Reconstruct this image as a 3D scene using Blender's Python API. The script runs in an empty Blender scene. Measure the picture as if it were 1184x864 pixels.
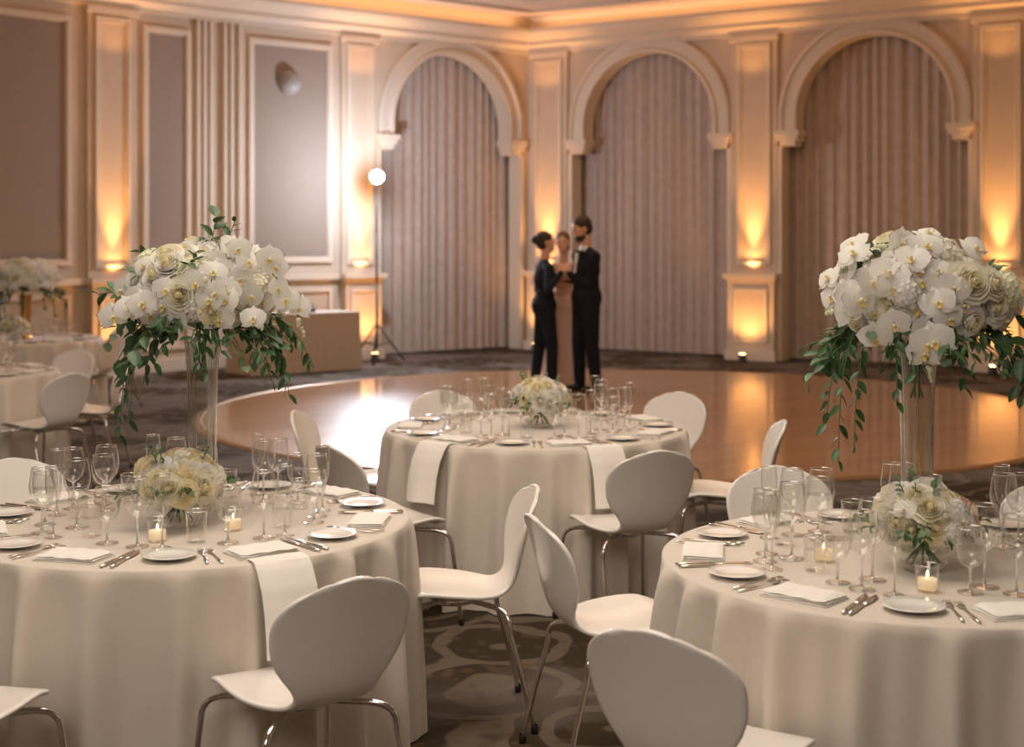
import bpy, math, random
import numpy as np
from mathutils import Vector, Matrix
random.seed(7); np.random.seed(7)
scene = bpy.context.scene
pi = math.pi

# ------------------------------------------------------------------ materials
def mat(name, col, rough=.5, metal=0, var=0, vscale=20, bump=0, bscale=100, emit=None, estr=0, coat=0, sheen=0, spec=.5, sss=0, bdist=.01):
    m = bpy.data.materials.new(name); m.use_nodes = True
    nt = m.node_tree; b = nt.nodes['Principled BSDF']
    b.inputs['Base Color'].default_value = (*col, 1)
    b.inputs['Roughness'].default_value = rough
    b.inputs['Metallic'].default_value = metal
    b.inputs['Coat Weight'].default_value = coat
    b.inputs['Sheen Weight'].default_value = sheen
    b.inputs['Specular IOR Level'].default_value = spec
    if sss:
        b.inputs['Subsurface Weight'].default_value = sss
        b.inputs['Subsurface Scale'].default_value = .02
    if emit:
        b.inputs['Emission Color'].default_value = (*emit, 1)
        b.inputs['Emission Strength'].default_value = estr
    tc = nt.nodes.new('ShaderNodeTexCoord')
    if var:
        n = nt.nodes.new('ShaderNodeTexNoise'); n.inputs['Scale'].default_value = vscale
        n.inputs['Detail'].default_value = 4
        nt.links.new(tc.outputs['Object'], n.inputs['Vector'])
        r = nt.nodes.new('ShaderNodeValToRGB')
        r.color_ramp.elements[0].position = .3; r.color_ramp.elements[1].position = .7
        r.color_ramp.elements[0].color = (*[c*(1-var) for c in col], 1)
        r.color_ramp.elements[1].color = (*[min(1, c*(1+var)) for c in col], 1)
        nt.links.new(n.outputs['Fac'], r.inputs['Fac'])
        nt.links.new(r.outputs['Color'], b.inputs['Base Color'])
    if bump:
        n = nt.nodes.new('ShaderNodeTexNoise'); n.inputs['Scale'].default_value = bscale
        nt.links.new(tc.outputs['Object'], n.inputs['Vector'])
        bm = nt.nodes.new('ShaderNodeBump'); bm.inputs['Strength'].default_value = bump
        bm.inputs['Distance'].default_value = bdist
        nt.links.new(n.outputs['Fac'], bm.inputs['Height'])
        nt.links.new(bm.outputs['Normal'], b.inputs['Normal'])
    return m

def petal(name, col):
    # thin petal: diffuse front plus light passing through
    m = bpy.data.materials.new(name); m.use_nodes = True
    nt = m.node_tree; nt.nodes.clear(); L = nt.links
    o = nt.nodes.new('ShaderNodeOutputMaterial')
    tc = nt.nodes.new('ShaderNodeTexCoord'); n = nt.nodes.new('ShaderNodeTexNoise'); n.inputs['Scale'].default_value = 40
    L.new(tc.outputs['Object'], n.inputs['Vector'])
    r = nt.nodes.new('ShaderNodeValToRGB')
    r.color_ramp.elements[0].position = .3; r.color_ramp.elements[0].color = (*[c*.96 for c in col], 1)
    r.color_ramp.elements[1].position = .7; r.color_ramp.elements[1].color = (*col, 1)
    L.new(n.outputs['Fac'], r.inputs['Fac'])
    d = nt.nodes.new('ShaderNodeBsdfDiffuse'); t = nt.nodes.new('ShaderNodeBsdfTranslucent')
    L.new(r.outputs['Color'], d.inputs['Color']); L.new(r.outputs['Color'], t.inputs['Color'])
    mx = nt.nodes.new('ShaderNodeMixShader'); mx.inputs[0].default_value = .36
    L.new(d.outputs[0], mx.inputs[1]); L.new(t.outputs[0], mx.inputs[2]); L.new(mx.outputs[0], o.inputs[0])
    return m

def glassmat(name, tint=(.95, .96, .95), base=.05, edge=.75, power=2.5):
    m = bpy.data.materials.new(name); m.use_nodes = True
    nt = m.node_tree; nt.nodes.clear()
    o = nt.nodes.new('ShaderNodeOutputMaterial')
    tr = nt.nodes.new('ShaderNodeBsdfTransparent'); tr.inputs['Color'].default_value = (*tint, 1)
    gl = nt.nodes.new('ShaderNodeBsdfGlossy'); gl.inputs['Roughness'].default_value = .05
    gl.inputs['Color'].default_value = (1, 1, 1, 1)
    lw = nt.nodes.new('ShaderNodeLayerWeight'); lw.inputs['Blend'].default_value = .5
    p = nt.nodes.new('ShaderNodeMath'); p.operation = 'POWER'; p.inputs[1].default_value = power
    ma = nt.nodes.new('ShaderNodeMath'); ma.operation = 'MULTIPLY_ADD'
    ma.inputs[1].default_value = edge; ma.inputs[2].default_value = base
    nt.links.new(lw.outputs['Facing'], p.inputs[0]); nt.links.new(p.outputs[0], ma.inputs[0])
    mx = nt.nodes.new('ShaderNodeMixShader')
    nt.links.new(ma.outputs[0], mx.inputs[0]); nt.links.new(tr.outputs[0], mx.inputs[1]); nt.links.new(gl.outputs[0], mx.inputs[2])
    nt.links.new(mx.outputs[0], o.inputs[0])
    return m

M = {}
M['wall'] = mat('wall_paint', (.64, .51, .38), .8, var=.04, vscale=3, spec=.2)
M['trim'] = mat('trim_paint', (.75, .63, .49), .6, spec=.3)
M['panel'] = mat('panel_fabric', (.36, .28, .22), .9, var=.08, vscale=60, bump=.2, bscale=300, spec=.1)
M['ceil'] = mat('ceiling_paint', (.74, .59, .50), .8, var=.06, vscale=2)
M['curtain'] = mat('curtain_cloth', (.52, .42, .345), .85, var=.08, vscale=8, sheen=.3, spec=.15)
M['cloth'] = mat('tablecloth_linen', (.72, .645, .555), .75, var=.03, vscale=200, bump=.15, bscale=500, sheen=.3)
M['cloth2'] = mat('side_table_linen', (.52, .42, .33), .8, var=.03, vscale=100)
M['napkin'] = mat('napkin_linen', (.90, .86, .80), .8, bump=.15, bscale=400)
M['chair'] = mat('chair_white_shell', (.86, .82, .77), .28, coat=.25)
M['chrome'] = mat('chrome', (.75, .73, .7), .15, 1)
M['silver'] = mat('silver_cutlery', (.72, .68, .63), .2, 1)
M['black'] = mat('black_plastic', (.02, .02, .02), .4)
M['china'] = mat('white_china', (.88, .86, .82), .15, coat=.5)
M['glass'] = glassmat('clear_glass', (.97, .97, .96), .07, .85, 2.2)
M['rim'] = glassmat('glass_rim', (.95, .95, .95), .45, .5, 1.5)
M['vglass'] = glassmat('vase_crystal', (.96, .97, .95), .07, .95, 2.0)
M['water'] = glassmat('water', (.94, .95, .93), .05, .4, 3)
M['pw'] = petal('petal_white', (.97, .955, .91))
M['pc'] = petal('petal_cream', (.97, .90, .66))
M['pi'] = petal('petal_ivory', (.97, .935, .81))
M['pg'] = petal('petal_ivory_green', (.90, .91, .70))
M['pp'] = petal('petal_blush', (.95, .72, .62))
M['lip'] = mat('orchid_lip_yellow', (.75, .55, .15), .5)
M['leaf'] = mat('leaf_green', (.045, .11, .035), .4, var=.4, vscale=30)
M['leaf2'] = mat('leaf_eucalyptus', (.16, .24, .13), .5, var=.3, vscale=30)
M['stem'] = mat('stem_green', (.10, .17, .05), .5)
M['wax'] = mat('candle_wax', (.9, .82, .65), .5, emit=(1, .6, .25), estr=.3)
M['flame'] = mat('candle_flame', (1, .7, .3), .5, emit=(1, .62, .22), estr=9)
M['strobe'] = mat('strobe_glass', (1, 1, 1), .5, emit=(.72, .84, 1), estr=1500)
M['can'] = mat('uplight_lens', (1, .7, .4), .5, emit=(1, .6, .25), estr=30)
M['suit'] = mat('black_suit_wool', (.010, .012, .019), .85, var=.2, vscale=40, bump=.5, bscale=14, spec=.2, bdist=.02)
M['suit2'] = mat('navy_suit_wool', (.013, .016, .027), .85, var=.2, vscale=40, bump=.5, bscale=14, spec=.2, bdist=.02)
M['skin'] = mat('skin', (.66, .40, .28), .55, sss=.1)
M['hairb'] = mat('hair_dark_brown', (.03, .018, .012), .6, bump=.5, bscale=60)
M['hairl'] = mat('hair_auburn', (.14, .06, .03), .55, bump=.5, bscale=60)
M['shirt'] = mat('white_shirt', (.8, .8, .8), .7)
M['shoe'] = mat('black_shoe_leather', (.01, .01, .01), .25)
M['dress'] = mat('blush_dress', (.66, .46, .39), .7, sheen=.3)
M['gold'] = mat('gold_metal', (.7, .45, .18), .25, 1)
M['edge'] = mat('dance_floor_edging', (.36, .21, .10), .35, .4)
M['grey'] = mat('grey_plastic', (.35, .31, .28), .5)

def carpet():
    m = bpy.data.materials.new('patterned_carpet'); m.use_nodes = True
    nt = m.node_tree; b = nt.nodes['Principled BSDF']; L = nt.links
    b.inputs['Roughness'].default_value = .95; b.inputs['Specular IOR Level'].default_value = .1
    tc = nt.nodes.new('ShaderNodeTexCoord')
    no = nt.nodes.new('ShaderNodeTexNoise'); no.inputs['Scale'].default_value = 2.0; no.inputs['Detail'].default_value = 2
    L.new(tc.outputs['Object'], no.inputs['Vector'])
    mixv = nt.nodes.new('ShaderNodeMix'); mixv.data_type = 'VECTOR'; mixv.inputs[0].default_value = .22
    L.new(tc.outputs['Object'], mixv.inputs[4]); L.new(no.outputs['Color'], mixv.inputs[5])
    vo = nt.nodes.new('ShaderNodeTexVoronoi'); vo.inputs['Scale'].default_value = 1.9
    L.new(mixv.outputs[1], vo.inputs['Vector'])
    mul = nt.nodes.new('ShaderNodeMath'); mul.operation = 'MULTIPLY'; mul.inputs[1].default_value = 26
    L.new(vo.outputs['Distance'], mul.inputs[0])
    sn = nt.nodes.new('ShaderNodeMath'); sn.operation = 'SINE'; L.new(mul.outputs[0], sn.inputs[0])
    wv = nt.nodes.new('ShaderNodeTexVoronoi'); wv.inputs['Scale'].default_value = 13; wv.feature = 'F1'
    L.new(mixv.outputs[1], wv.inputs['Vector'])
    r1 = nt.nodes.new('ShaderNodeValToRGB')
    e = r1.color_ramp.elements
    e[0].position = .45; e[0].color = (.050, .037, .023, 1)
    e[1].position = .68; e[1].color = (.135, .107, .076, 1)
    L.new(sn.outputs[0], r1.inputs['Fac'])
    r2 = nt.nodes.new('ShaderNodeValToRGB')
    r2.color_ramp.elements[0].position = .22; r2.color_ramp.elements[0].color = (1, 1, 1, 1)
    r2.color_ramp.elements[1].position = .32; r2.color_ramp.elements[1].color = (0, 0, 0, 1)
    L.new(wv.outputs['Distance'], r2.inputs['Fac'])
    mx = nt.nodes.new('ShaderNodeMix'); mx.data_type = 'RGBA'
    sc_ = nt.nodes.new('ShaderNodeMath'); sc_.operation = 'MULTIPLY'; sc_.inputs[1].default_value = .6
    L.new(r2.outputs['Color'], sc_.inputs[0])
    L.new(sc_.outputs[0], mx.inputs[0]); L.new(r1.outputs['Color'], mx.inputs[6]); mx.inputs[7].default_value = (.105, .066, .036, 1)
    n2 = nt.nodes.new('ShaderNodeTexNoise'); n2.inputs['Scale'].default_value = .9; n2.inputs['Detail'].default_value = 5
    L.new(tc.outputs['Object'], n2.inputs['Vector'])
    r3 = nt.nodes.new('ShaderNodeValToRGB'); r3.color_ramp.elements[0].position = .46; r3.color_ramp.elements[1].position = .56
    L.new(n2.outputs['Fac'], r3.inputs['Fac'])
    mx2 = nt.nodes.new('ShaderNodeMix'); mx2.data_type = 'RGBA'; mx2.blend_type = 'MIX'
    md = nt.nodes.new('ShaderNodeMath'); md.operation = 'MULTIPLY'; md.inputs[1].default_value = .42
    L.new(r3.outputs['Color'], md.inputs[0]); L.new(md.outputs[0], mx2.inputs[0])
    L.new(mx.outputs[2], mx2.inputs[6]); mx2.inputs[7].default_value = (.27, .23, .215, 1)
    L.new(mx2.outputs[2], b.inputs['Base Color'])
    bn = nt.nodes.new('ShaderNodeTexNoise'); bn.inputs['Scale'].default_value = 250
    L.new(tc.outputs['Object'], bn.inputs['Vector'])
    bp = nt.nodes.new('ShaderNodeBump'); bp.inputs['Strength'].default_value = .4; bp.inputs['Distance'].default_value = .01
    L.new(bn.outputs['Fac'], bp.inputs['Height']); L.new(bp.outputs['Normal'], b.inputs['Normal'])
    return m
def wood():
    m = bpy.data.materials.new('parquet_wood'); m.use_nodes = True
    nt = m.node_tree; b = nt.nodes['Principled BSDF']; L = nt.links
    b.inputs['Roughness'].default_value = .30; b.inputs['Coat Weight'].default_value = .9; b.inputs['Coat Roughness'].default_value = .09
    tc = nt.nodes.new('ShaderNodeTexCoord')
    br = nt.nodes.new('ShaderNodeTexBrick'); br.inputs['Scale'].default_value = 1
    br.inputs['Brick Width'].default_value = .9; br.inputs['Row Height'].default_value = .12
    br.inputs['Mortar Size'].default_value = .002
    br.inputs['Color1'].default_value = (.58, .29, .10, 1); br.inputs['Color2'].default_value = (.47, .225, .075, 1)
    br.inputs['Mortar'].default_value = (.18, .08, .03, 1)
    L.new(tc.outputs['Object'], br.inputs['Vector'])
    mp = nt.nodes.new('ShaderNodeMapping'); mp.inputs['Scale'].default_value = (2, 30, 1)
    L.new(tc.outputs['Object'], mp.inputs['Vector'])
    n = nt.nodes.new('ShaderNodeTexNoise'); n.inputs['Scale'].default_value = 2; n.inputs['Detail'].default_value = 6
    L.new(mp.outputs[0], n.inputs['Vector'])
    mx = nt.nodes.new('ShaderNodeMix'); mx.data_type = 'RGBA'; mx.blend_type = 'MULTIPLY'; mx.inputs[0].default_value = .25
    L.new(br.outputs['Color'], mx.inputs[6]); L.new(n.outputs['Fac'], mx.inputs[7])
    L.new(mx.outputs[2], b.inputs['Base Color'])
    n3 = nt.nodes.new('ShaderNodeTexNoise'); n3.inputs['Scale'].default_value = 3
    L.new(tc.outputs['Object'], n3.inputs['Vector'])
    bp = nt.nodes.new('ShaderNodeBump'); bp.inputs['Strength'].default_value = .15; bp.inputs['Distance'].default_value = .02
    L.new(n3.outputs['Fac'], bp.inputs['Height']); L.new(bp.outputs['Normal'], b.inputs['Normal'])
    return m
M['carpet'] = carpet(); M['wood'] = wood()

# ------------------------------------------------------------------ mesh builder
class MB:
    def __init__(s): s.v = []; s.f = []; s.m = []; s.n = 0; s.mats = []
    def mi(s, key):
        if key not in s.mats: s.mats.append(key)
        return s.mats.index(key)
    def add(s, vs, fs, key, X=None):
        a = np.asarray(vs, float).reshape(-1, 3)
        if X is not None:
            Xn = np.array(X); a = a @ Xn[:3, :3].T + Xn[:3, 3]
        s.v.append(a); k = s.mi(key)
        for f in fs: s.f.append([i+s.n for i in f]); s.m.append(k)
        s.n += len(a)
    def addp(s, o, X):
        a = o.arr(); Xn = np.array(X); a = a @ Xn[:3, :3].T + Xn[:3, 3]
        s.v.append(a); mp = [s.mi(k) for k in o.mats]
        n = s.n
        s.f.extend([[i+n for i in f] for f in o.f]); s.m.extend([mp[k] for k in o.m])
        s.n += len(a)
    def arr(s):
        if len(s.v) > 1: s.v = [np.vstack(s.v)]
        return s.v[0]
    def mesh(s, name, smooth=True):
        me = bpy.data.meshes.new(name)
        me.from_pydata(s.arr().tolist(), [], s.f)
        for k in s.mats: me.materials.append(M[k])
        me.polygons.foreach_set('material_index', s.m)
        me.polygons.foreach_set('use_smooth', [smooth]*len(s.f))
        me.update(); return me
    def obj(s, name, smooth=True, parent=None, loc=None):
        o = bpy.data.objects.new(name, s.mesh(name, smooth)); scene.collection.objects.link(o)
        if parent: o.parent = parent
        if loc: o.location = loc
        return o

def inst(name, me, loc, rz=0, sc=1):
    o = bpy.data.objects.new(name, me); scene.collection.objects.link(o)
    o.location = loc; o.rotation_euler = (0, 0, rz); o.scale = (sc, sc, sc); return o

def lathe(prof, n=24, cx=0, cy=0):
    vs = []; fs = []
    for r, z in prof:
        for i in range(n):
            a = 2*pi*i/n; vs.append((cx+r*math.cos(a), cy+r*math.sin(a), z))
    for j in range(len(prof)-1):
        for i in range(n):
            fs.append((j*n+i, j*n+(i+1) % n, (j+1)*n+(i+1) % n, (j+1)*n+i))
    return vs, fs
def catmull(P, k=6):
    P = [Vector(p) for p in P]; Q = [2*P[0]-P[1]]+P+[2*P[-1]-P[-2]]; out = []
    for i in range(1, len(Q)-2):
        for j in range(k):
            t = j/k
            out.append(.5*((2*Q[i])+(Q[i+1]-Q[i-1])*t+(2*Q[i-1]-5*Q[i]+4*Q[i+1]-Q[i+2])*t*t+(3*Q[i]-Q[i-1]-3*Q[i+1]+Q[i+2])*t**3))
    out.append(P[-1]); return out
def tube(P, r, n=8):
    P = [Vector(p) for p in P]; m = len(P)
    R = r if isinstance(r, (list, tuple)) else [r]*m
    vs = []; fs = []; up = None
    for i, p in enumerate(P):
        d = (P[min(i+1, m-1)]-P[max(i-1, 0)]).normalized()
        if up is None:
            up = Vector((0, 0, 1)) if abs(d.z) < .9 else Vector((1, 0, 0))
        a = d.cross(up).normalized(); b = a.cross(d).normalized(); up = b
        for k in range(n):
            t = 2*pi*k/n; vs.append(p+a*(R[i]*math.cos(t))+b*(R[i]*math.sin(t)))
    for i in range(m-1):
        for k in range(n): fs.append((i*n+k, i*n+(k+1) % n, (i+1)*n+(k+1) % n, (i+1)*n+k))
    fs.append(tuple(range(n))[::-1]); fs.append(tuple(range((m-1)*n, m*n)))
    return [tuple(v) for v in vs], fs
def box(x0, x1, y0, y1, z0, z1):
    v = [(x, y, z) for z in (z0, z1) for y in (y0, y1) for x in (x0, x1)]
    return v, [(0, 2, 3, 1), (4, 5, 7, 6), (0, 1, 5, 4), (2, 6, 7, 3), (0, 4, 6, 2), (1, 3, 7, 5)]
def grid(nu, nv, fn):
    vs = [fn(i/(nu-1), j/(nv-1)) for j in range(nv) for i in range(nu)]
    fs = [(j*nu+i, j*nu+i+1, (j+1)*nu+i+1, (j+1)*nu+i) for j in range(nv-1) for i in range(nu-1)]
    return vs, fs
def align(pos, nrm, roll=0, sc=1):
    n = Vector(nrm).normalized(); q = n.to_track_quat('Z', 'Y')
    return Matrix.Translation(pos) @ q.to_matrix().to_4x4() @ Matrix.Rotation(roll, 4, 'Z') @ Matrix.Scale(sc, 4)

# ------------------------------------------------------------------ room
H = 5.12
def V2(a): return np.array(a, float)
C0 = V2((.24, 22.2))
DR = V2((.837, -.547)); DR /= np.linalg.norm(DR)
RE = C0+10.4*DR
C1 = V2((-3.97, 18.83))
DL = C1-C0; LL1 = np.linalg.norm(DL); DL /= LL1
D2 = V2((-.69, -.72)); D2 /= np.linalg.norm(D2); LE = C1+9*D2
YF = -3.5
poly = [C0, RE, V2((RE[0], YF)), V2((LE[0], YF)), LE, C1]
WR = (C0, DR, V2((DR[1], -DR[0])), 10.4)
WL = (C0, DL, V2((-DL[1], DL[0])), LL1)
W2 = (C1, D2, V2((-D2[1], D2[0])), 9.0)
def wm(w, pts):
    a = np.asarray(pts, float)
    xy = w[0]+a[:, :1]*w[1]+a[:, 1:2]*w[2]
    return np.hstack([xy, a[:, 2:3]])
def wbox(mb, w, s0, s1, n0, n1, z0, z1, key):
    v, f = box(s0, s1, n0, n1, z0, z1); mb.add(wm(w, v), f, key)
def quad(mb, w, a, b, c, d, key): mb.add(wm(w, [a, b, c, d]), [(0, 1, 2, 3)], key)

AW, AR, ZI, ZS = 1.285, 1.07, 3.2, 3.40
NA = 40
def build_wall(name, w, centers):
    mb = MB(); L = w[3]; s = 0
    for c in centers:
        quad(mb, w, (s, 0, 0), (c-AW, 0, 0), (c-AW, 0, H), (s, 0, H), 'wall')
        for sg in (-1, 1):
            quad(mb, w, (c+sg*AW, 0, ZI), (c+sg*AR, 0, ZI), (c+sg*AR, 0, H), (c+sg*AW, 0, H), 'wall')
            quad(mb, w, (c+sg*AW, 0, 0), (c+sg*AW, -.25, 0), (c+sg*AW, -.25, ZI), (c+sg*AW, 0, ZI), 'trim')
            quad(mb, w, (c+sg*AW, 0, ZI), (c+sg*AW, -.25, ZI), (c+sg*AR, -.25, ZI), (c+sg*AR, 0, ZI), 'trim')
            quad(mb, w, (c+sg*AR, 0, ZI), (c+sg*AR, -.25, ZI), (c+sg*AR, -.25, ZS), (c+sg*AR, 0, ZS), 'trim')
        for i in range(NA):
            a0, a1 = pi*i/NA, pi*(i+1)/NA
            p = [(c+AR*math.cos(a), ZS+AR*math.sin(a)) for a in (a0, a1)]
            quad(mb, w, (p[0][0], 0, p[0][1]), (p[1][0], 0, p[1][1]), (p[1][0], 0, H), (p[0][0], 0, H), 'wall')
            quad(mb, w, (p[0][0], 0, p[0][1]), (p[0][0], -.25, p[0][1]), (p[1][0], -.25, p[1][1]), (p[1][0], 0, p[1][1]), 'trim')
        quad(mb, w, (c-AW-.2, -.6, 0), (c+AW+.2, -.6, 0), (c+AW+.2, -.6, H), (c-AW-.2, -.6, H), 'wall')
        s = c+AW
    quad(mb, w, (s, 0, 0), (L, 0, 0), (L, 0, H), (s, 0, H), 'wall')
    return mb.obj(name, False)
cR = [2.115, 5.52, 8.92]; cL = [1.46]
build_wall('wall_back_right', WR, cR)
build_wall('wall_back_left', WL, cL)
build_wall('wall_left_angled', W2, [])
def plainwall(name, a, b):
    mb = MB(); mb.add([(*a, 0), (*b, 0), (*b, H), (*a, H)], [(0, 1, 2, 3)], 'wall'); mb.obj(name, False)
plainwall('wall_right', poly[1], poly[2]); plainwall('wall_front', poly[2], poly[3]); plainwall('wall_left', poly[3], poly[4])
mb = MB(); big = [(*(p), 0) for p in [C0+V2((0, 1)), RE+V2((.6, .6)), poly[2], poly[3], LE+V2((-.2, .2)), C1+V2((-.8, .9))]]
mb.add(big, [tuple(range(6))[::-1]], 'carpet'); mb.obj('floor', False)
mb = MB(); mb.add([(p[0], p[1], H) for p in big], [tuple(range(6))], 'ceil'); mb.obj('ceiling', False)
def offs(n):
    out = []
    for i in range(6):
        p0, p1, p2 = poly[i-1], poly[i], poly[(i+1) % 6]
        d1 = (p1-p0)/np.linalg.norm(p1-p0); d2 = (p2-p1)/np.linalg.norm(p2-p1)
        n1 = V2((d1[1], -d1[0])); n2 = V2((d2[1], -d2[0]))
        out.append(p1+n*(n1+n2)/(1+n1 @ n2))
    return out
prof = [(0, 4.58), (.05, 4.58), (.05, 4.64), (.09, 4.67), (.16, 4.70), (.16, 4.76), (.22, 4.78), (.32, 4.83), (.36, 4.87), (.36, 4.92), (.33, 4.92), (.33, 4.88), (.14, 4.88), (.14, 5.02), (.20, 5.08), (.30, 5.115)]
mb = MB()
for i in range(len(prof)-1):
    A = offs(prof[i][0]); B = offs(prof[i+1][0])
    for k in range(6):
        k2 = (k+1) % 6
        mb.add([(*A[k], prof[i][1]), (*A[k2], prof[i][1]), (*B[k2], prof[i+1][1]), (*B[k], prof[i+1][1])], [(0, 1, 2, 3)], 'trim')
mb.obj('trim_cornice', False)
mb = MB()
for nn, z0, z1 in ((.75, 5.07, 5.12), (1.5, 5.06, 5.12), (1.75, 5.04, 5.12)):
    A = offs(nn); B = offs(nn+.12)
    for k in range(6):
        k2 = (k+1) % 6
        mb.add([(*A[k], z0), (*A[k2], z0), (*B[k2], z0), (*B[k], z0)], [(0, 1, 2, 3)], 'trim')
        mb.add([(*A[k], z0), (*A[k2], z0), (*A[k2], z1), (*A[k], z1)], [(0, 1, 2, 3)], 'trim')
        mb.add([(*B[k], z0), (*B[k2], z0), (*B[k2], z1), (*B[k], z1)], [(0, 1, 2, 3)], 'trim')
mb.obj('trim_ceiling', False)

def arch_trim(mb, w, c):
    prof = [(AR, -.02), (AR, .07), (AR+.05, .07), (AR+.07, .035), (AR+.19, .035), (AR+.21, .07), (AR+.26, .06), (AR+.27, 0)]
    def pt(r, k):
        if k == 0: return (c+r, ZI)
        if k == NA+2: return (c-r, ZI)
        a = pi*(k-1)/NA; return (c+r*math.cos(a), ZS+r*math.sin(a))
    for j in range(len(prof)-1):
        (r0, n0), (r1, n1) = prof[j], prof[j+1]
        for k in range(NA+2):
            a, b = pt(r0, k), pt(r0, k+1); d, e = pt(r1, k), pt(r1, k+1)
            quad(mb, w, (a[0], n0, a[1]), (b[0], n0, b[1]), (e[0], n1, e[1]), (d[0], n1, d[1]), 'trim')
    for sg in (-1, 1):
        a, b = c+sg*(AR-.06), c+sg*(AR+.30)
        a, b = min(a, b), max(a, b)
        wbox(mb, w, a, b, -.2, .12, ZI-.06, ZI+.02, 'trim')
        wbox(mb, w, a+.03, b-.03, -.2, .09, ZI-.13, ZI-.06, 'trim')
        wbox(mb, w, a+.07, b-.07, -.2, .06, ZI-.20, ZI-.13, 'trim')
        x0, x1 = sorted((c+sg*AW, c+sg*(AW+.07)))
        wbox(mb, w, x0, x1, 0, .04, 0, ZI-.2, 'trim')
for i, (w, cs) in enumerate(((WR, cR), (WL, cL))):
    mb = MB()
    for c in cs: arch_trim(mb, w, c)
    mb.obj('trim_arches_%d' % (i+1), False)

def frame(mb, w, s0, s1, z0, z1, t=.05, n=.035, n0=0):
    wbox(mb, w, s0, s1, n0, n0+n, z0, z0+t, 'trim'); wbox(mb, w, s0, s1, n0, n0+n, z1-t, z1, 'trim')
    wbox(mb, w, s0, s0+t, n0, n0+n, z0+t, z1-t, 'trim'); wbox(mb, w, s1-t, s1, n0, n0+n, z0+t, z1-t, 'trim')
def panel(mb, w, s0, s1, z0, z1, key='panel', n0=0):
    frame(mb, w, s0, s1, z0, z1, .06, .045, n0)
    wbox(mb, w, s0+.06, s1-.06, n0, n0+.012, z0+.06, z1-.06, key)
    frame(mb, w, s0+.06, s1-.06, z0+.06, z1-.06, .02, .025, n0)
AMB = (1, .47, .15)
def spot(w, s, n, z, dn, dz, e, ang, col=AMB, size=.04):
    l = bpy.data.lights.new('uplight_lamp', 'SPOT'); l.energy = e; l.color = col
    l.spot_size = math.radians(ang); l.spot_blend = 1; l.shadow_soft_size = size
    o = bpy.data.objects.new('uplight_lamp', l); scene.collection.objects.link(o)
    p = wm(w, [(s, n, z)])[0]; o.location = p
    d = np.array([*(dn*w[2]), dz]); o.rotation_euler = Vector(d).to_track_quat('-Z', 'Y').to_euler()
    return o
def pilaster(mb, w, c, hw):
    wbox(mb, w, c-hw, c+hw, 0, .05, 1.22, 4.58, 'wall')
    frame(mb, w, c-hw*.72, c+hw*.72, 1.34, 4.46, .04, .03, .05)
    frame(mb, w, c-hw*.72+.05, c+hw*.72-.05, 1.39, 4.41, .015, .02, .05)
    wbox(mb, w, c-hw-.02, c+hw+.02, 0, .09, 4.50, 4.58, 'trim')
    wbox(mb, w, c-hw, c+hw, 0, .16, .14, 1.12, 'wall')
    frame(mb, w, c-hw*.72, c+hw*.72, .26, 1.0, .035, .025, .16)
    wbox(mb, w, c-hw-.02, c+hw+.02, 0, .19, 1.12, 1.16, 'trim')
    wbox(mb, w, c-hw-.05, c+hw+.05, 0, .24, 1.16, 1.22, 'trim')
    wbox(mb, w, c-hw-.03, c+hw+.03, 0, .20, 0, .14, 'trim')
def uplight(w, c, k=1.0):
    spot(w, c, .15, 1.24, -.03, 1, 32*k, 110)
    spot(w, c, .22, 1.24, -.10, 1, 330*k, 38)
    spot(w, c, .44, .14, -.14, 1, 60*k, 115)
    spot(w, c, .34, 3.9, -.10, 1, 9*k, 130)
    m_ = MB(); p = wm(w, [(c, .44, 0)])[0]
    v, f = lathe([(0, 0), (.07, 0), (.07, .02), (.055, .03), (.055, .10), (.045, .11), (.0, .105)], 16); m_.add(v, f, 'black')
    v, f = lathe([(0, .112), (.042, .112)], 16); m_.add(v, f, 'can')
    m_.obj('floor_uplight', loc=tuple(p))
mb = MB()
for c, hw in ((.42, .33), (3.82, .35), (7.22, .35)): pilaster(mb, WR, c, hw)
mb.obj('trim_pilasters_1', False)
mb = MB()
pilaster(mb, WL, 3.12, .30)
panel(mb, WL, 3.56, 4.86, 1.38, 4.42)
wbox(mb, WL, 3.45, LL1, 0, .07, 1.14, 1.22, 'trim'); wbox(mb, WL, 3.45, LL1, 0, .04, 0, .16, 'trim')
frame(mb, WL, 3.56, 4.86, .28, 1.02)
for a in (4.98, 5.1, 5.2): wbox(mb, WL, a, a+.045, 0, .06, 1.22, 4.58, 'trim')
mb.obj('trim_pilasters_2', False)
mb = MB()
for s0, s1 in ((.35, 1.05), (2.05, 3.4), (4.4, 5.8), (6.8, 8.4)):
    panel(mb, W2, s0, s1, 1.38, 4.42); frame(mb, W2, s0, s1, .28, 1.02)
for c in (1.50, 3.9, 6.3): pilaster(mb, W2, c, .34)
for a in (.02, .12, .22): wbox(mb, W2, a, a+.045, 0, .06, 1.22, 4.58, 'trim')
wbox(mb, W2, 0, 9, 0, .07, 1.14, 1.22, 'trim'); wbox(mb, W2, 0, 9, 0, .04, 0, .16, 'trim')
mb.obj('trim_pilasters_3', False)
for c in (.42, 3.82, 7.22): uplight(WR, c)
uplight(WL, 3.12)
for c in (1.50, 3.9): uplight(W2, c, .9)

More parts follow.
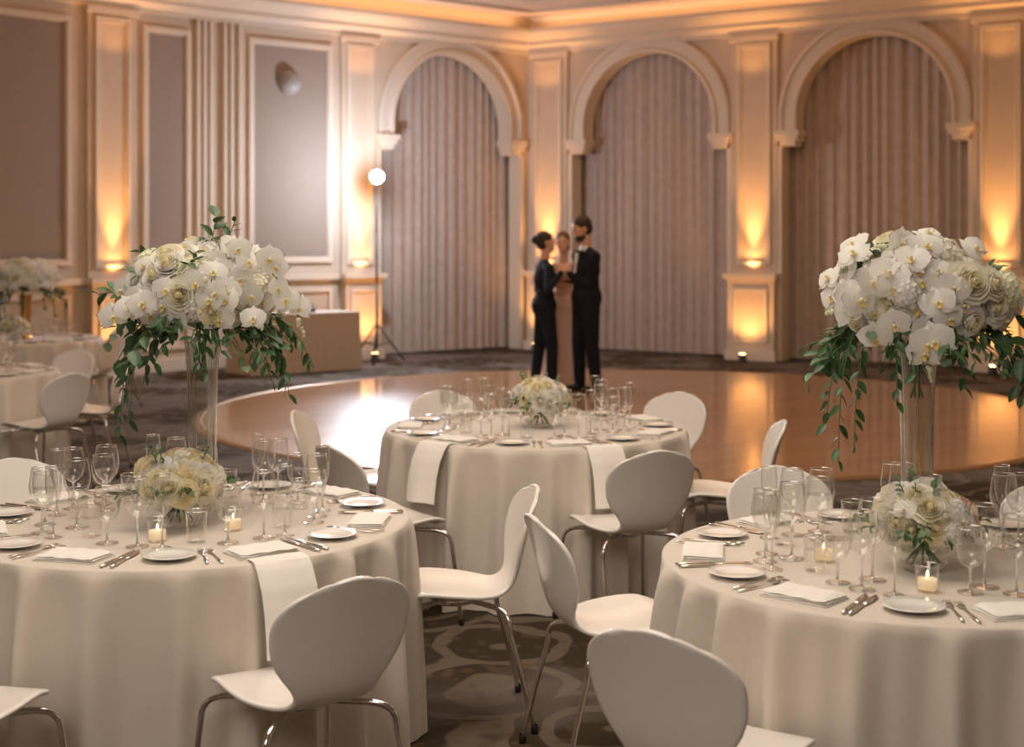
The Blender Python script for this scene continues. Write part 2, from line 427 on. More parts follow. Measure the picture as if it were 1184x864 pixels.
def curtain(w, c, seed):
    rnd = random.Random(seed); ph = [rnd.uniform(0, 6.28) for _ in range(6)]
    def fn(u, v):
        x = c-AW-.04+u*(2*AW+.08); z = .02+v*4.6
        k = x*2*pi
        y = .026*math.sin(k/.165+1.2*math.sin(k/1.1+ph[0])+.25*v)+.007*math.sin(k/.07+ph[1]+v)+.016*math.sin(k/.6+ph[2])
        return (x, -.32+y*(1-.2*v), z)
    v, f = grid(330, 8, fn); m_ = MB(); m_.add(wm(w, v), f, 'curtain'); m_.obj('curtain')
for i, c in enumerate(cR): curtain(WR, c, i)
curtain(WL, cL[0], 9)

mb = MB(); R = 4.25
v, f = lathe([(0, .015), (R-.06, .015)], 120); mb.add(v, f, 'wood')
v, f = lathe([(R-.06, .015), (R-.05, .02), (R, .018), (R+.03, .002)], 120); mb.add(v, f, 'edge')
df = mb.obj('dance_floor', False, loc=(1.2, 14.15, 0)); df.rotation_euler = (0, 0, .6)

# ------------------------------------------------------------------ chair
def build_chair():
    sp = [(.235, .415), (.225, .437), (.19, .452), (.1, .455), (0, .446), (-.09, .440), (-.155, .450), (-.20, .482), (-.222, .53), (-.238, .59), (-.255, .66), (-.275, .73), (-.298, .80), (-.303, .815)]
    C = catmull([(0, a, b) for a, b in sp], 8)
    d = [0]
    for i in range(1, len(C)): d.append(d[-1]+(C[i]-C[i-1]).length)
    L = d[-1]; ya = np.array([p.y for p in C]); za = np.array([p.z for p in C])
    kk = [(0, .19), (.07, .20), (.2, .212), (.3, .205), (.37, .17), (.42, .135), (.46, .118), (.50, .130), (.55, .172), (.60, .200), (.66, .212), (.74, .214), (L, .206)]
    ks = np.array([k[0] for k in kk]); kw = np.array([k[1] for k in kk])
    def hwf(s):
        return np.mean([np.interp(s+o, ks, kw) for o in (-.03, -.015, 0, .015, .03)])
    nu, nv = 19, 52
    vs = []
    for j in range(nv):
        t = j/(nv-1); t = .5-.5*math.cos(pi*t)*(.6)-.5*(1-2*t)*.4
        for i in range(nu):
            v = -1+2*i/(nu-1)
            s = t*L; s_ = .028*v*v+(L-.056*v*v)*t
            dd = min(s, L-s); rc = .085 if s < L/2 else .115
            hw = hwf(s)
            if dd < rc: hw = hw-rc+math.sqrt(max(0, rc*rc-(rc-dd)**2))
            x = hw*v; y = float(np.interp(s_, d, ya)); z = float(np.interp(s_, d, za))
            bk = min(1, max(0, (s-.36)/.12))
            y += bk*.85*x*x; z += (1-bk)*(.55*x*x) * (1 if s > .1 else s/.1)
            vs.append((x, y, z))
    fs = [(j*nu+i, j*nu+i+1, (j+1)*nu+i+1, (j+1)*nu+i) for j in range(nv-1) for i in range(nu-1)]
    a = MB(); a.add(vs, fs, 'chair'); o = a.obj('tmp')
    m1 = o.modifiers.new('s', 'SOLIDIFY'); m1.thickness = .016; m1.offset = 0
    m2 = o.modifiers.new('b', 'SUBSURF'); m2.levels = 1; m2.render_levels = 1
    dg = bpy.context.evaluated_depsgraph_get(); ev = o.evaluated_get(dg); me = bpy.data.meshes.new_from_object(ev)
    bpy.data.objects.remove(o)
    c = MB(); c.add([tuple(v.co) for v in me.vertices], [tuple(p.vertices) for p in me.polygons], 'chair')
    for sx in (-1, 1):
        for ey, fy in ((.20, .245), (-.17, -.26)):
            P = catmull([(sx*.03, ey*.2, .418), (sx*.10, ey*.55, .418), (sx*.165, ey*.88, .412), (sx*.196, ey*1.02, .385), (sx*.205, ey*1.06, .33), (sx*.215, (ey+fy)/2*1.03, .18), (sx*.225, fy, .012)], 6)
            v, f = tube(P, .0095, 10); c.add(v, f, 'chrome')
            v, f = lathe([(0, 0), (.012, 0), (.013, .02), (.010, .03)], 10, sx*.225, fy); c.add(v, f, 'black')
    v, f = lathe([(0, .405), (.075, .405), (.085, .415), (.085, .432), (0, .434)], 20); c.add(v, f, 'chrome')
    return c.mesh('dining_chair')
CH = build_chair()
def chair(bx, by, dx, dy):
    l = math.hypot(dx, dy); dx /= l; dy /= l
    inst('dining_chair', CH, (bx+.28*dx, by+.28*dy, .001), math.atan2(-dx, dy))
TL, TR, TC = (-1.11, 4.84), (1.21, 4.235), (.12, 7.2)
T4, T5 = (-4.05, 10.2), (-4.7, 13.6)
for a in [(-.42, 3.74, -.6, .8), (-1.58, 3.50, .3, .95), (-2.02, 5.74, .7, -.7), (.07, 5.12, -.97, -.12), (.08, 4.58, .95, .28),
          (.32, 3.24, .6, .8), (.61, 5.99, -.4, .91), (-.78, 6.14, .80, .58), (-1.11, 7.36, .97, -.1), (1.32, 6.98, -1, .08),
          (.97, 8.25, -.6, -.75), (-.42, 8.34, .4, -.9), (1.03, 5.55, .1, -1), (2.02, 5.22, -.6, -.75),
          (-2.93, 9.45, -.85, .5), (-2.8, 10.35, -1, -.05), (-3.5, 11.45, -.4, -.9), (-3.7, 13.25, -.95, .2), (-3.95, 14.6, -.5, -.8), (-4.0, 8.95, 0, 1)]:
    chair(*a)

# ------------------------------------------------------------------ tables
TZ = .75
def cloth_table(cx, cy, seed):
    rnd = random.Random(seed); p = [rnd.uniform(0, 6.28) for _ in range(5)]
    n = 480; vs = [(0, 0, TZ)]; fs = []
    rings = [(.3, TZ, 0), (.6, TZ, 0), (.735, TZ, 0), (.752, TZ-.001, 0), (.760, TZ-.006, 0)]
    for k in range(1, 27): rings.append((None, TZ-.006-k/26*(TZ-.012), k/26))
    for r, z, dd in rings:
        for i in range(n):
            a = 2*pi*i/n
            if r is None:
                ph = 22*a+p[0]+1.6*math.sin(3*a+p[1])+1.1*math.sin(5*a+p[3])+.25*dd
                amp = .7+.3*math.sin(4*a+p[4])
                w = (.5+.5*math.sin(ph))**2.6*1.55-.38
                w = w*amp+.08*math.sin(47*a+p[2]+dd*1.2)
                rr = .763+.018*dd**.8+.098*w*dd**.5*(1-.25*dd)
            else: rr = r
            vs.append((rr*math.cos(a), rr*math.sin(a), z))
    for i in range(n): fs.append((0, 1+i, 1+(i+1) % n))
    for j in range(len(rings)-1):
        for i in range(n): fs.append((1+j*n+i, 1+(j+1)*n+i, 1+(j+1)*n+(i+1) % n, 1+j*n+(i+1) % n))
    m_ = MB(); m_.add(vs, fs, 'cloth')
    m_.obj('round_banquet_table', loc=(cx, cy, 0))
for i, t in enumerate((TL, TR, TC, T4, T5)): cloth_table(*t, i+3)

def proto(name, parts, smooth=True):
    m_ = MB()
    for (v, f), k in parts: m_.add(v, f, k)
    return m_.mesh(name, smooth)
def rim(r, z): return (lathe([(r-.0012, z-.001), (r+.0008, z-.001), (r+.0008, z+.001), (r-.0012, z+.001), (r-.0012, z-.001)], 28), 'rim')
def stemp(z0, z1, r=.0036): return (lathe([(.007, z0), (r, z0+.01), (r-.0002, z1-.012), (.006, z1)], 12), 'rim')
G1 = proto('wine_glass', [(lathe([(0, .002), (.034, .001), (.036, .002), (.02, .005), (.007, .009)], 28), 'glass'), stemp(.009, .095), (lathe([(.006, .093), (.018, .100), (.032, .115), (.040, .138), (.041, .155), (.037, .185), (.032, .212)], 28), 'glass'), rim(.032, .212), rim(.035, .0015)])
G2 = proto('water_goblet', [(lathe([(0, .002), (.032, .001), (.034, .002), (.02, .005), (.007, .009)], 28), 'glass'), stemp(.009, .07, .004), (lathe([(.008, .068), (.026, .078), (.037, .10), (.041, .13), (.040, .155), (.037, .175)], 28), 'glass'),
                            (lathe([(.0, .122), (.0395, .122)], 24), 'water'), rim(.037, .175), rim(.033, .0015)])
G3 = proto('champagne_flute', [(lathe([(0, .002), (.030, .001), (.032, .002), (.018, .005), (.006, .009)], 24), 'glass'), stemp(.009, .10, .0034), (lathe([(.005, .098), (.015, .11), (.023, .14), (.026, .175), (.024, .225)], 24), 'glass'), rim(.024, .225)])
G4 = proto('tumbler_glass', [(lathe([(0, .004), (.028, .002), (.030, .006), (.034, .10)], 24), 'glass'), (lathe([(0, .06), (.031, .06)], 20), 'water'), rim(.034, .10)])
PL = proto('bread_plate', [(lathe([(0, .004), (.045, .004), (.052, .007), (.080, .013), (.082, .014), (.080, .0155), (.053, .010), (.045, .007), (0, .007)], 36), 'china')])
def flat(P, R, sz, n=8):
    v, f = tube(P, R, n); z0 = P[0][2]
    return [(x, y, z0+(z-z0)*sz) for x, y, z in v], f
def fork():
    ps = [(flat([(0, -.10, .004), (0, -.06, .004), (0, 0, .004), (0, .035, .004), (0, .05, .004), (0, .064, .004)], [.004, .006, .003, .003, .010, .0115], .35), 'silver')]
    for x in (-.009, -.003, .003, .009): ps.append((flat([(x, .06, .004), (x, .10, .005)], [.0022, .0013], .8, 6), 'silver'))
    return proto('dinner_fork', ps)
def knife():
    return proto('dinner_knife', [(flat([(0, -.11, .004), (0, -.08, .004), (0, -.01, .004), (0, 0, .004)], [.005, .008, .006, .005], .6), 'silver'),
                                  (flat([(.001, 0, .004), (.002, .03, .004), (.002, .09, .004), (-.002, .115, .004)], [.006, .010, .010, .003], .15), 'silver')])
FK, KN = fork(), knife()
def napkin():
    m_ = MB()
    for k, (w_, h_, z, r) in enumerate(((.20, .125, 0, 0), (.196, .12, .006, .012), (.19, .118, .012, -.02))):
        def top(u, v):
            x = (u-.5)*w_; y = (v-.5)*h_
            e = min(u, 1-u, v, 1-v); zz = z+.0065*min(1, (e/.06))**.5+.0015*math.sin(8*x*12+k)*math.sin(30*y)
            return (x*math.cos(r)-y*math.sin(r), x*math.sin(r)+y*math.cos(r), zz)
        v, f = grid(15, 11, top); m_.add(v, f, 'napkin')
    v, f = box(-.1, .1, -.0625, .0625, 0, .002); m_.add(v, f, 'napkin')
    return m_.mesh('folded_napkin')
NP = napkin()
def drape():
    P = [(-.71, TZ+.004), (-.74, TZ+.004), (-.76, TZ+.003), (-.772, TZ-.001), (-.792, TZ-.02), (-.824, TZ-.07), (-.844, TZ-.13), (-.857, TZ-.20), (-.864, TZ-.26)]
    def fn(u, v):
        t = v*(len(P)-1); i = min(int(t), len(P)-2); q = t-i
        y = P[i][0]*(1-q)+P[i+1][0]*q; z = P[i][1]*(1-q)+P[i+1][1]*q
        x = (u-.5)*.175
        return (x, y+.005*math.sin(x*40)*(v if v > .4 else 0)+.9*x*x*(1 if v > .3 else v/.3)*.6, z)
    m_ = MB(); v, f = grid(14, 33, fn); m_.add(v, f, 'napkin'); v2, f2 = grid(14, 33, lambda u, v: tuple(np.array(fn(u, v))+np.array((0, -.003, .003))))
    m_.add(v2, f2, 'napkin'); return m_.mesh('draped_napkin')
DRP = drape()
VOT = proto('votive_candle', [(lathe([(0, .003), (.026, .002), (.029, .006), (.032, .07), (.0335, .072)], 24), 'glass'), rim(.033, .072),
                              (lathe([(0, .006), (.025, .006), (.026, .035), (0, .036)], 20), 'wax'),
                              (lathe([(0, .036), (.003, .040), (.004, .045), (.002, .052), (.0, .057)], 10), 'flame')])
placed = []
def setting(T, ang, obst, full=True, seed=0):
    rnd = random.Random(seed)
    cx, cy = T; z = TZ+.0015
    def at(me, name, r, arc, dz=0, rot=0, sc=1, rad=0):
        a = ang+arc/r; x = cx+r*math.cos(a); y = cy+r*math.sin(a)
        for ox, oy, orr in obst:
            if math.hypot(x-ox, y-oy) < orr: return
        if rad:
            for ox, oy, orr in placed:
                if math.hypot(x-ox, y-oy) < orr+rad: return
            placed.append((x, y, rad))
        inst(name, me, (x, y, z+dz), a+pi/2+rot, sc)
    j = lambda s: rnd.uniform(-s, s)
    at(NP, 'folded_napkin', .635, j(.01), 0, j(.08))
    at(KN, 'dinner_knife', .63, .145+j(.005), 0, j(.1)-.05); at(KN, 'dinner_knife', .63, .172+j(.005), 0, j(.1)-.08)
    at(FK, 'dinner_fork', .63, -.135, 0, j(.1)); at(FK, 'dinner_fork', .62, -.165, 0, j(.1)+.05)
    at(PL, 'bread_plate', .62, -.265, 0)
    at(G1, 'wine_glass', .46+j(.02), .09+j(.02), rad=.042); at(G2, 'water_goblet', .44+j(.02), -.03+j(.02), rad=.042)
    if full:
        at(G1, 'wine_glass', .36+j(.02), .05+j(.02), 0, 0, 1.06, rad=.042); at(G3, 'champagne_flute', .47+j(.02), .18+j(.02), rad=.03)
        at(G4, 'tumbler_glass', .39+j(.02), -.13+j(.02), rad=.036)
VL, LLp = (TL[0]+.03, TL[1]+.12), (TL[0]+.005, TL[1]-.13)
VR, LRp = (TR[0]+.03, TR[1]+.12), (TR[0]-.03, TR[1]-.15)
LCp = (TC[0]+.02, TC[1])
VOTS = [(TL[0]-.005, TL[1]-.37), (TL[0]+.20, TL[1]-.20), (TR[0]-.09, TR[1]-.40), (TR[0]-.29, TR[1]-.04)]
for v_ in VOTS: placed.append((*v_, .036))
for k in range(7):
    setting(TL, math.radians(303+51.43*k), [(*VL, .12), (*LLp, .19)], True, k)
    setting(TR, math.radians(226+51.43*k), [(*VR, .12), (*LRp, .19)], True, k+20)
    setting(TC, math.radians(232+51.43*k), [(*LCp, .19)], True, k+40)
    setting(T4, math.radians(200+51.43*k), [], False, k+60)
    setting(T5, math.radians(220+51.43*k), [(*T5, .2)], False, k+80)
def drp(T, deg): inst('draped_napkin', DRP, (*T, 0), math.radians(deg)+pi/2)
drp(TL, 304); drp(TC, 231); drp(TC, 293); drp(T4, 300)
for v_ in VOTS: inst('votive_candle', VOT, (*v_, TZ+.0015))

# ------------------------------------------------------------------ flowers
def mkrose(key, inner, seed, open_=1.0):
    rnd = random.Random(seed); m_ = MB()
    v, f = lathe([(.002, .052), (.006, .053), (.010, .048), (.012, .03), (.008, .0)], 12); m_.add(v, f, inner)
    layers = [(.009, .053, 3, .02, 1.5), (.014, .054, 3, .06, 1.4), (.020, .053, 4, .10, 1.15), (.027, .050, 5, .20, .95), (.034, .046, 5, .36, .9), (.041, .040, 6, .55, .78), (.047, .032, 7, .75, .66)]
    for li, (Rr, Hh, n, op, ha) in enumerate(layers):
        for k in range(n):
            ph = 2*pi*k/n+li*.7+rnd.uniform(-.15, .15); h2 = Hh*rnd.uniform(.95, 1.05)
            def fn(u, v):
                uu = 2*u-1
                wd = ha*(.55+.45*math.sin(min(1, v*1.3)*pi/2))
                a = ph+uu*wd
                r = Rr*(math.sin(v*pi/2)**.6)+op*open_*Rr*.42*v**4+.0025*uu*uu*v-.0015*(1-abs(uu))
                z = h2*(v**1.05)-h2*.13*uu*uu*v-op*.009*max(0, v-.7)*4
                return (r*math.cos(a), r*math.sin(a), z)
            v, f = grid(7, 7, fn); m_.add(v, f, inner if li < 3 else key)
    return m_
def mkorchid():
    m_ = MB()
    def pet(L, W, a, cup, z0, key):
        def fn(u, v):
            uu = 2*u-1; w = W*(math.sin(pi*min(1, .06+.94*v**.75))**.65) if v < 1 else 0
            x = uu*w; y = .004+L*v*(1-.10*uu*uu); z = z0+cup*v*v-.25*abs(uu)**2*w*.5
            return (x*math.cos(a)-y*math.sin(a), x*math.sin(a)+y*math.cos(a), z)
        v, f = grid(7, 7, fn); m_.add(v, f, key)
    for a in (0, 2.2, -2.2): pet(.050, .019, a, -.006, 0, 'pw')
    for a in (1.25, -1.25): pet(.054, .034, a, .004, .003, 'pw')
    pet(.018, .007, pi, .012, .006, 'lip'); pet(.010, .006, 1.7, .008, .008, 'pc'); pet(.010, .006, -1.7, .008, .008, 'pc')
    v, f = lathe([(0, .018), (.004, .016), (.005, .010), (.003, .002)], 8); m_.add(v, f, 'pc')
    return m_
def mkhyd(key, seed, Rr=.055):
    rnd = random.Random(seed); m_ = MB(); n = 85
    for i in range(n):
        z = 1-1.6*(i+.5)/n; r = math.sqrt(max(0, 1-z*z)); a = i*2.39996
        d = Vector((r*math.cos(a), r*math.sin(a), z)); X = align(d*Rr*rnd.uniform(.9, 1.06), d+Vector([rnd.uniform(-.25, .25) for _ in range(3)]), rnd.uniform(0, 6), 1)
        for k in range(4):
            c = k*pi/2
            pts = [(0, 0, 0), (.0085, .0045, .002), (.0115, 0, .0035), (.0085, -.0045, .002)]
            pts = [(x*math.cos(c)-y*1.6*math.sin(c), x*math.sin(c)+y*1.6*math.cos(c), zz) for x, y, zz in pts]
            m_.add(pts, [(0, 1, 2, 3)], key, X)
    v, f = lathe([(0, Rr*.85), (Rr*.5, Rr*.7), (Rr*.8, Rr*.1), (Rr*.5, -Rr*.6), (0, -Rr*.7)], 10); m_.add(v, f, key)
    return m_
def mkleaf(key, L=.05, W=.011):
    m_ = MB()
    def fn(u, v):
        uu = 2*u-1; w = W*math.sin(pi*v**.8)**.8 if 0 < v < 1 else .0003
        return (uu*w, L*v, .25*abs(uu)*w-.12*L*v*v)
    v, f = grid(5, 7, fn); m_.add(v, f, key); return m_
def mkbud():
    m_ = MB(); v, f = lathe([(0, 0), (.006, .003), (.009, .01), (.007, .018), (0, .024)], 8); m_.add(v, f, 'pg'); return m_
ROSE = [mkrose('pi', 'pc', 1), mkrose('pw', 'pi', 2), mkrose('pw', 'pc', 3, .8)]
ROSEP = mkrose('pp', 'pc', 4); ROSEC = mkrose('pc', 'pc', 6)
ORC = mkorchid(); HY = [mkhyd('pi', 1), mkhyd('pw', 2), mkhyd('pg', 3)]
LF = mkleaf('leaf'); LFB = mkleaf('leaf', .07, .022); LFE = mkleaf('leaf2', .04, .016); BUD = mkbud()
def sprig(m_, p0, out, L, droop, rise=0, leaf=None, dens=1, rnd=random, lsc=1):
    leaf = leaf or LF
    P = []
    o = Vector(out).normalized(); side = Vector((-o.y, o.x, 0)); wob = rnd.uniform(-.15, .15)
    for i in range(9):
        t = i/8
        P.append(Vector(p0)+o*(L*t*(1-.45*t*min(1, droop*2.2)))+side*(wob*L*t*t)+Vector((0, 0, rise*t*L-droop*t*t)))
    v, f = tube(P, [.0022]*4+[.0016]*5, 5); m_.add(v, f, 'stem')
    tot = sum((P[i+1]-P[i]).length for i in range(8)); n = max(5, int(tot/.022*dens))
    for k in range(n):
        t = (k+.8)/n*8; i = min(7, int(t)); q = t-i; p = P[i].lerp(P[i+1], min(q, 1)); d = (P[i+1]-P[i]).normalized()
        ax = Vector((rnd.uniform(-1, 1), rnd.uniform(-1, 1), rnd.uniform(-.3, 1))); s2 = d.cross(ax).normalized()*(1 if k % 2 else -1)
        ld = (d*.75+s2*.8+Vector((0, 0, -.15))).normalized()
        nrm = Vector((rnd.uniform(-.5, .5), rnd.uniform(-.8, .2), 1)); xx = ld.cross(nrm).normalized(); zz = xx.cross(ld)
        sc = rnd.uniform(.75, 1.1)*lsc
        X = Matrix(((xx.x, ld.x, zz.x, p.x), (xx.y, ld.y, zz.y, p.y), (xx.z, ld.z, zz.z, p.z), (0, 0, 0, 1))) @ Matrix.Scale(sc, 4)
        m_.addp(leaf, X)
def orchid_spray(m_, P, n, rnd, sc=1, face=(0, -1, .1)):
    C = catmull(P, 6); v, f = tube(C, .0025, 6); m_.add(v, f, 'stem')
    for k in range(n):
        t = k/(n-1)*.78+.02; i = int(t*(len(C)-1)); p = C[i]
        fc = Vector(face)+Vector((rnd.uniform(-.6, .6), rnd.uniform(-.3, .3), rnd.uniform(-.3, .4)))
        off = fc.normalized()*.02+Vector((rnd.uniform(-.025, .025), 0, rnd.uniform(-.03, .03)))
        q = align(p+off, fc, 0, sc*rnd.uniform(.88, 1.08))
        m_.addp(ORC, q @ Matrix.Rotation(rnd.uniform(-.4, .4), 4, 'Z'))
    for k in range(5):
        i = int((.84+.16*k/4)*(len(C)-1)); m_.addp(BUD, align(C[i], (rnd.uniform(-.5, .5), rnd.uniform(-.5, .5), -1), 0, 1.1-.12*k))
def vase(m_, h, r0, r1, key):
    v, f = lathe([(0, .0), (r0*1.35, 0), (r0*1.4, .008), (r0*1.15, .02), (r0, .05), (r0*.98, .12), (r0*1.05, h*.45), (r1*.85, h*.8), (r1, h)], 32); m_.add(v, f, key)
    if key == 'vglass':
        v, f = lathe([(0, .10), (r0*.72, .115), (r0*.80, .16), (r0*.86, h*.45), (r1*.75, h*.8), (r1-.006, h)], 10); m_.add(v, f, key)
        v, f = lathe([(0, .012), (r0*.6, .02), (r0*.7, .06), (r0*.5, .09), (0, .095)], 8); m_.add(v, f, 'rim')
        v, f = lathe([(r1-.006, h-.002), (r1+.001, h-.002), (r1+.001, h+.002), (r1-.006, h+.002)], 32); m_.add(v, f, 'rim')
        for k in range(6):
            a = k*pi/3+.3
            P = [((r0*.98)*math.cos(a), (r0*.98)*math.sin(a), .07), ((r0*1.02)*math.cos(a), (r0*1.02)*math.sin(a), h*.45), ((r1*.84)*math.cos(a), (r1*.84)*math.sin(a), h*.8), ((r1-.002)*math.cos(a), (r1-.002)*math.sin(a), h-.005)]
            v, f = tube(catmull(P, 4), .0018, 5); m_.add(v, f, 'rim')
def tall(name, x, y, seed, h, mirror, full=True, key='vglass', sc=1.0):
    rnd = random.Random(seed); m_ = MB()
    vase(m_, h, .046, .062, key)
    if key == 'vglass':
        for k in range(4):
            a = k*1.6; r = .02
            v, f = tube([(r*math.cos(a), r*math.sin(a), h*.76), (.5*r*math.cos(a+2), .5*r*math.sin(a+2), h*.88), (1.2*r*math.cos(a+.5), 1.2*r*math.sin(a+.5), h+.05)], .003, 5)
            m_.add(v, f, 'stem')
    cz = h+.155; rx, rz = .225, .155
    v, f = lathe([(0, cz-rz*.8), (rx*.4, cz-rz*.6), (rx*.62, cz), (rx*.42, cz+rz*.5), (0, cz+rz*.65)], 20); m_.add(v, f, 'leaf')
    N = 112
    for i in range(N):
        zz = 1-1.5*(i+.5)/N; r = math.sqrt(1-zz*zz); a = i*2.39996
        d = Vector((r*math.cos(a), r*math.sin(a), zz)); bump = rnd.uniform(.80, 1.20)
        p = Vector((d.x*rx*bump, d.y*rx*bump, cz+d.z*rz*bump)); nr = Vector((d.x, d.y, d.z*1.2))
        w = rnd.random()
        orchidside = (d.x*mirror > .0 and d.z < .8) or d.z < -.05
        if orchidside:
            if w < .72: m_.addp(ORC, align(p+nr.normalized()*.03, nr+Vector((rnd.uniform(-.4, .4), -.4, rnd.uniform(-.3, .2))), rnd.uniform(-.6, .6), rnd.uniform(.95, 1.15)))
            elif w < .86: m_.addp(rnd.choice(ROSE), align(p-nr.normalized()*.03, nr, rnd.uniform(0, 6), .85))
            else: m_.addp(rnd.choice(HY), align(p-nr.normalized()*.02, nr, 0, .9))
        else:
            if w < .55: m_.addp(rnd.choice(ROSE), align(p-nr.normalized()*.02, nr+Vector((0, -.25, 0)), rnd.uniform(0, 6), rnd.uniform(.8, 1.05)))
            elif w < .72: m_.addp(rnd.choice(HY), align(p-nr.normalized()*.01, nr, 0, rnd.uniform(.8, 1.05)))
            else: m_.addp(ORC, align(p+nr.normalized()*.02, nr+Vector((0, -.4, 0)), rnd.uniform(-.6, .6), 1.05))
    for k in range(34 if full else 12):
        a = rnd.uniform(0, 2*pi); dz = rnd.uniform(-.7, -.25)
        p = (rx*.6*math.cos(a), rx*.6*math.sin(a), cz+dz*rz)
        sprig(m_, p, (math.cos(a), math.sin(a), -.1), rnd.uniform(.14, .24), rnd.uniform(.02, .16), .05, rnd.choice([LF, LF, LFB, LFE]), .8, rnd)
    for k in range(14 if full else 4):
        a = rnd.uniform(0, 2*pi); e = rnd.uniform(.1, 1.2)
        d = Vector((math.cos(a)*math.cos(e), math.sin(a)*math.cos(e), math.sin(e)))
        sprig(m_, (d.x*rx*.8, d.y*rx*.8, cz+d.z*rz*.8), d, rnd.uniform(.08, .13), .02, .1, rnd.choice([LF, LFE]), .8, rnd, .9)
    tr = [(-1, -.25, .20, .46), (-1, -.5, .13, .40), (-1, .1, .16, .36), (-.5, -.8, .10, .26), (-.8, .4, .22, .25), (1, -.3, .24, .32), (.9, .1, .27, .24), (.2, -1, .12, .22), (1, -.6, .16, .26)]
    for dx, dy, L, dr in tr:
        dx *= mirror
        if mirror < 0: dx = -dx   # the longest trails hang on the left of both arrangements
        d = Vector((dx, dy, 0)).normalized()
        sprig(m_, (d.x*rx*.6, d.y*rx*.6, cz-.05), d, L+.06, dr, .1, LF, 1.1, rnd, 1.05)
    if full:
        if mirror > 0:
            orchid_spray(m_, [(.05, -.15, cz+.10), (.18, -.18, cz+.14), (.28, -.16, cz+.07), (.34, -.12, cz-.04), (.37, -.1, cz-.13)], 9, rnd, 1.0)
            orchid_spray(m_, [(.0, -.2, cz+.02), (.08, -.25, cz), (.17, -.24, cz-.04), (.24, -.2, cz-.10)], 6, rnd, 1.0)
            orchid_spray(m_, [(0, -.2, cz+.02), (-.1, -.25, cz), (-.2, -.24, cz-.04), (-.28, -.18, cz-.08)], 7, rnd, 1.0)
            sprig(m_, (.02, 0, cz+.12), (.2, 0, 1), .16, 0, 0, LFB, 1, rnd); sprig(m_, (.06, 0, cz+.12), (.4, 0, 1), .15, 0, 0, LF, 1.3, rnd)
            sprig(m_, (-.22, -.1, cz), (-1, -.2, .3), .12, .04, .1, LFB, .8, rnd)
            m_.addp(ROSE[1], align((.06, -.215, cz+.045), (.15, -1, .35), 0, 1.0)); m_.addp(ROSEC, align((.08, -.24, cz-.045), (.2, -1, .0), 1, .72)); m_.addp(ROSE[0], align((-.08, -.15, cz+.12), (-.2, -.8, .8), 2, 1.0))
        else:
            orchid_spray(m_, [(-.05, -.17, cz+.06), (-.16, -.2, cz+.05), (-.25, -.18, cz-.0), (-.31, -.14, cz-.03)], 8, rnd, 1.15)
            orchid_spray(m_, [(0, -.2, cz+.05), (-.03, -.25, cz-.05), (-.04, -.25, cz-.14), (-.02, -.22, cz-.22)], 6, rnd, 1.15)
            orchid_spray(m_, [(.0, -.1, cz+.10), (-.08, -.12, cz+.17), (-.15, -.1, cz+.17)], 4, rnd, 1.0)
            sprig(m_, (.22, -.08, cz-.05), (1, -.2, .2), .14, .06, .1, LFB, .8, rnd)
            m_.addp(ROSE[0], align((.09, -.20, cz+.05), (.2, -1, .3), 0, 1.08)); m_.addp(ROSE[2], align((.17, -.15, cz-.02), (.5, -1, .1), 1, .95)); m_.addp(HY[0], align((.04, -.12, cz+.13), (0, -.6, .8), 0, 1.0))
    o = m_.obj(name, loc=(x, y, TZ+.0015)); o.scale = (sc, sc, sc)
tall('tall_flower_centerpiece', *VL, 11, .60, 1)
tall('tall_flower_centerpiece', *VR, 23, .61, -1)
tall('tall_flower_centerpiece', T5[0]+.05, T5[1], 31, .42, 1, False, 'gold', 1.0)
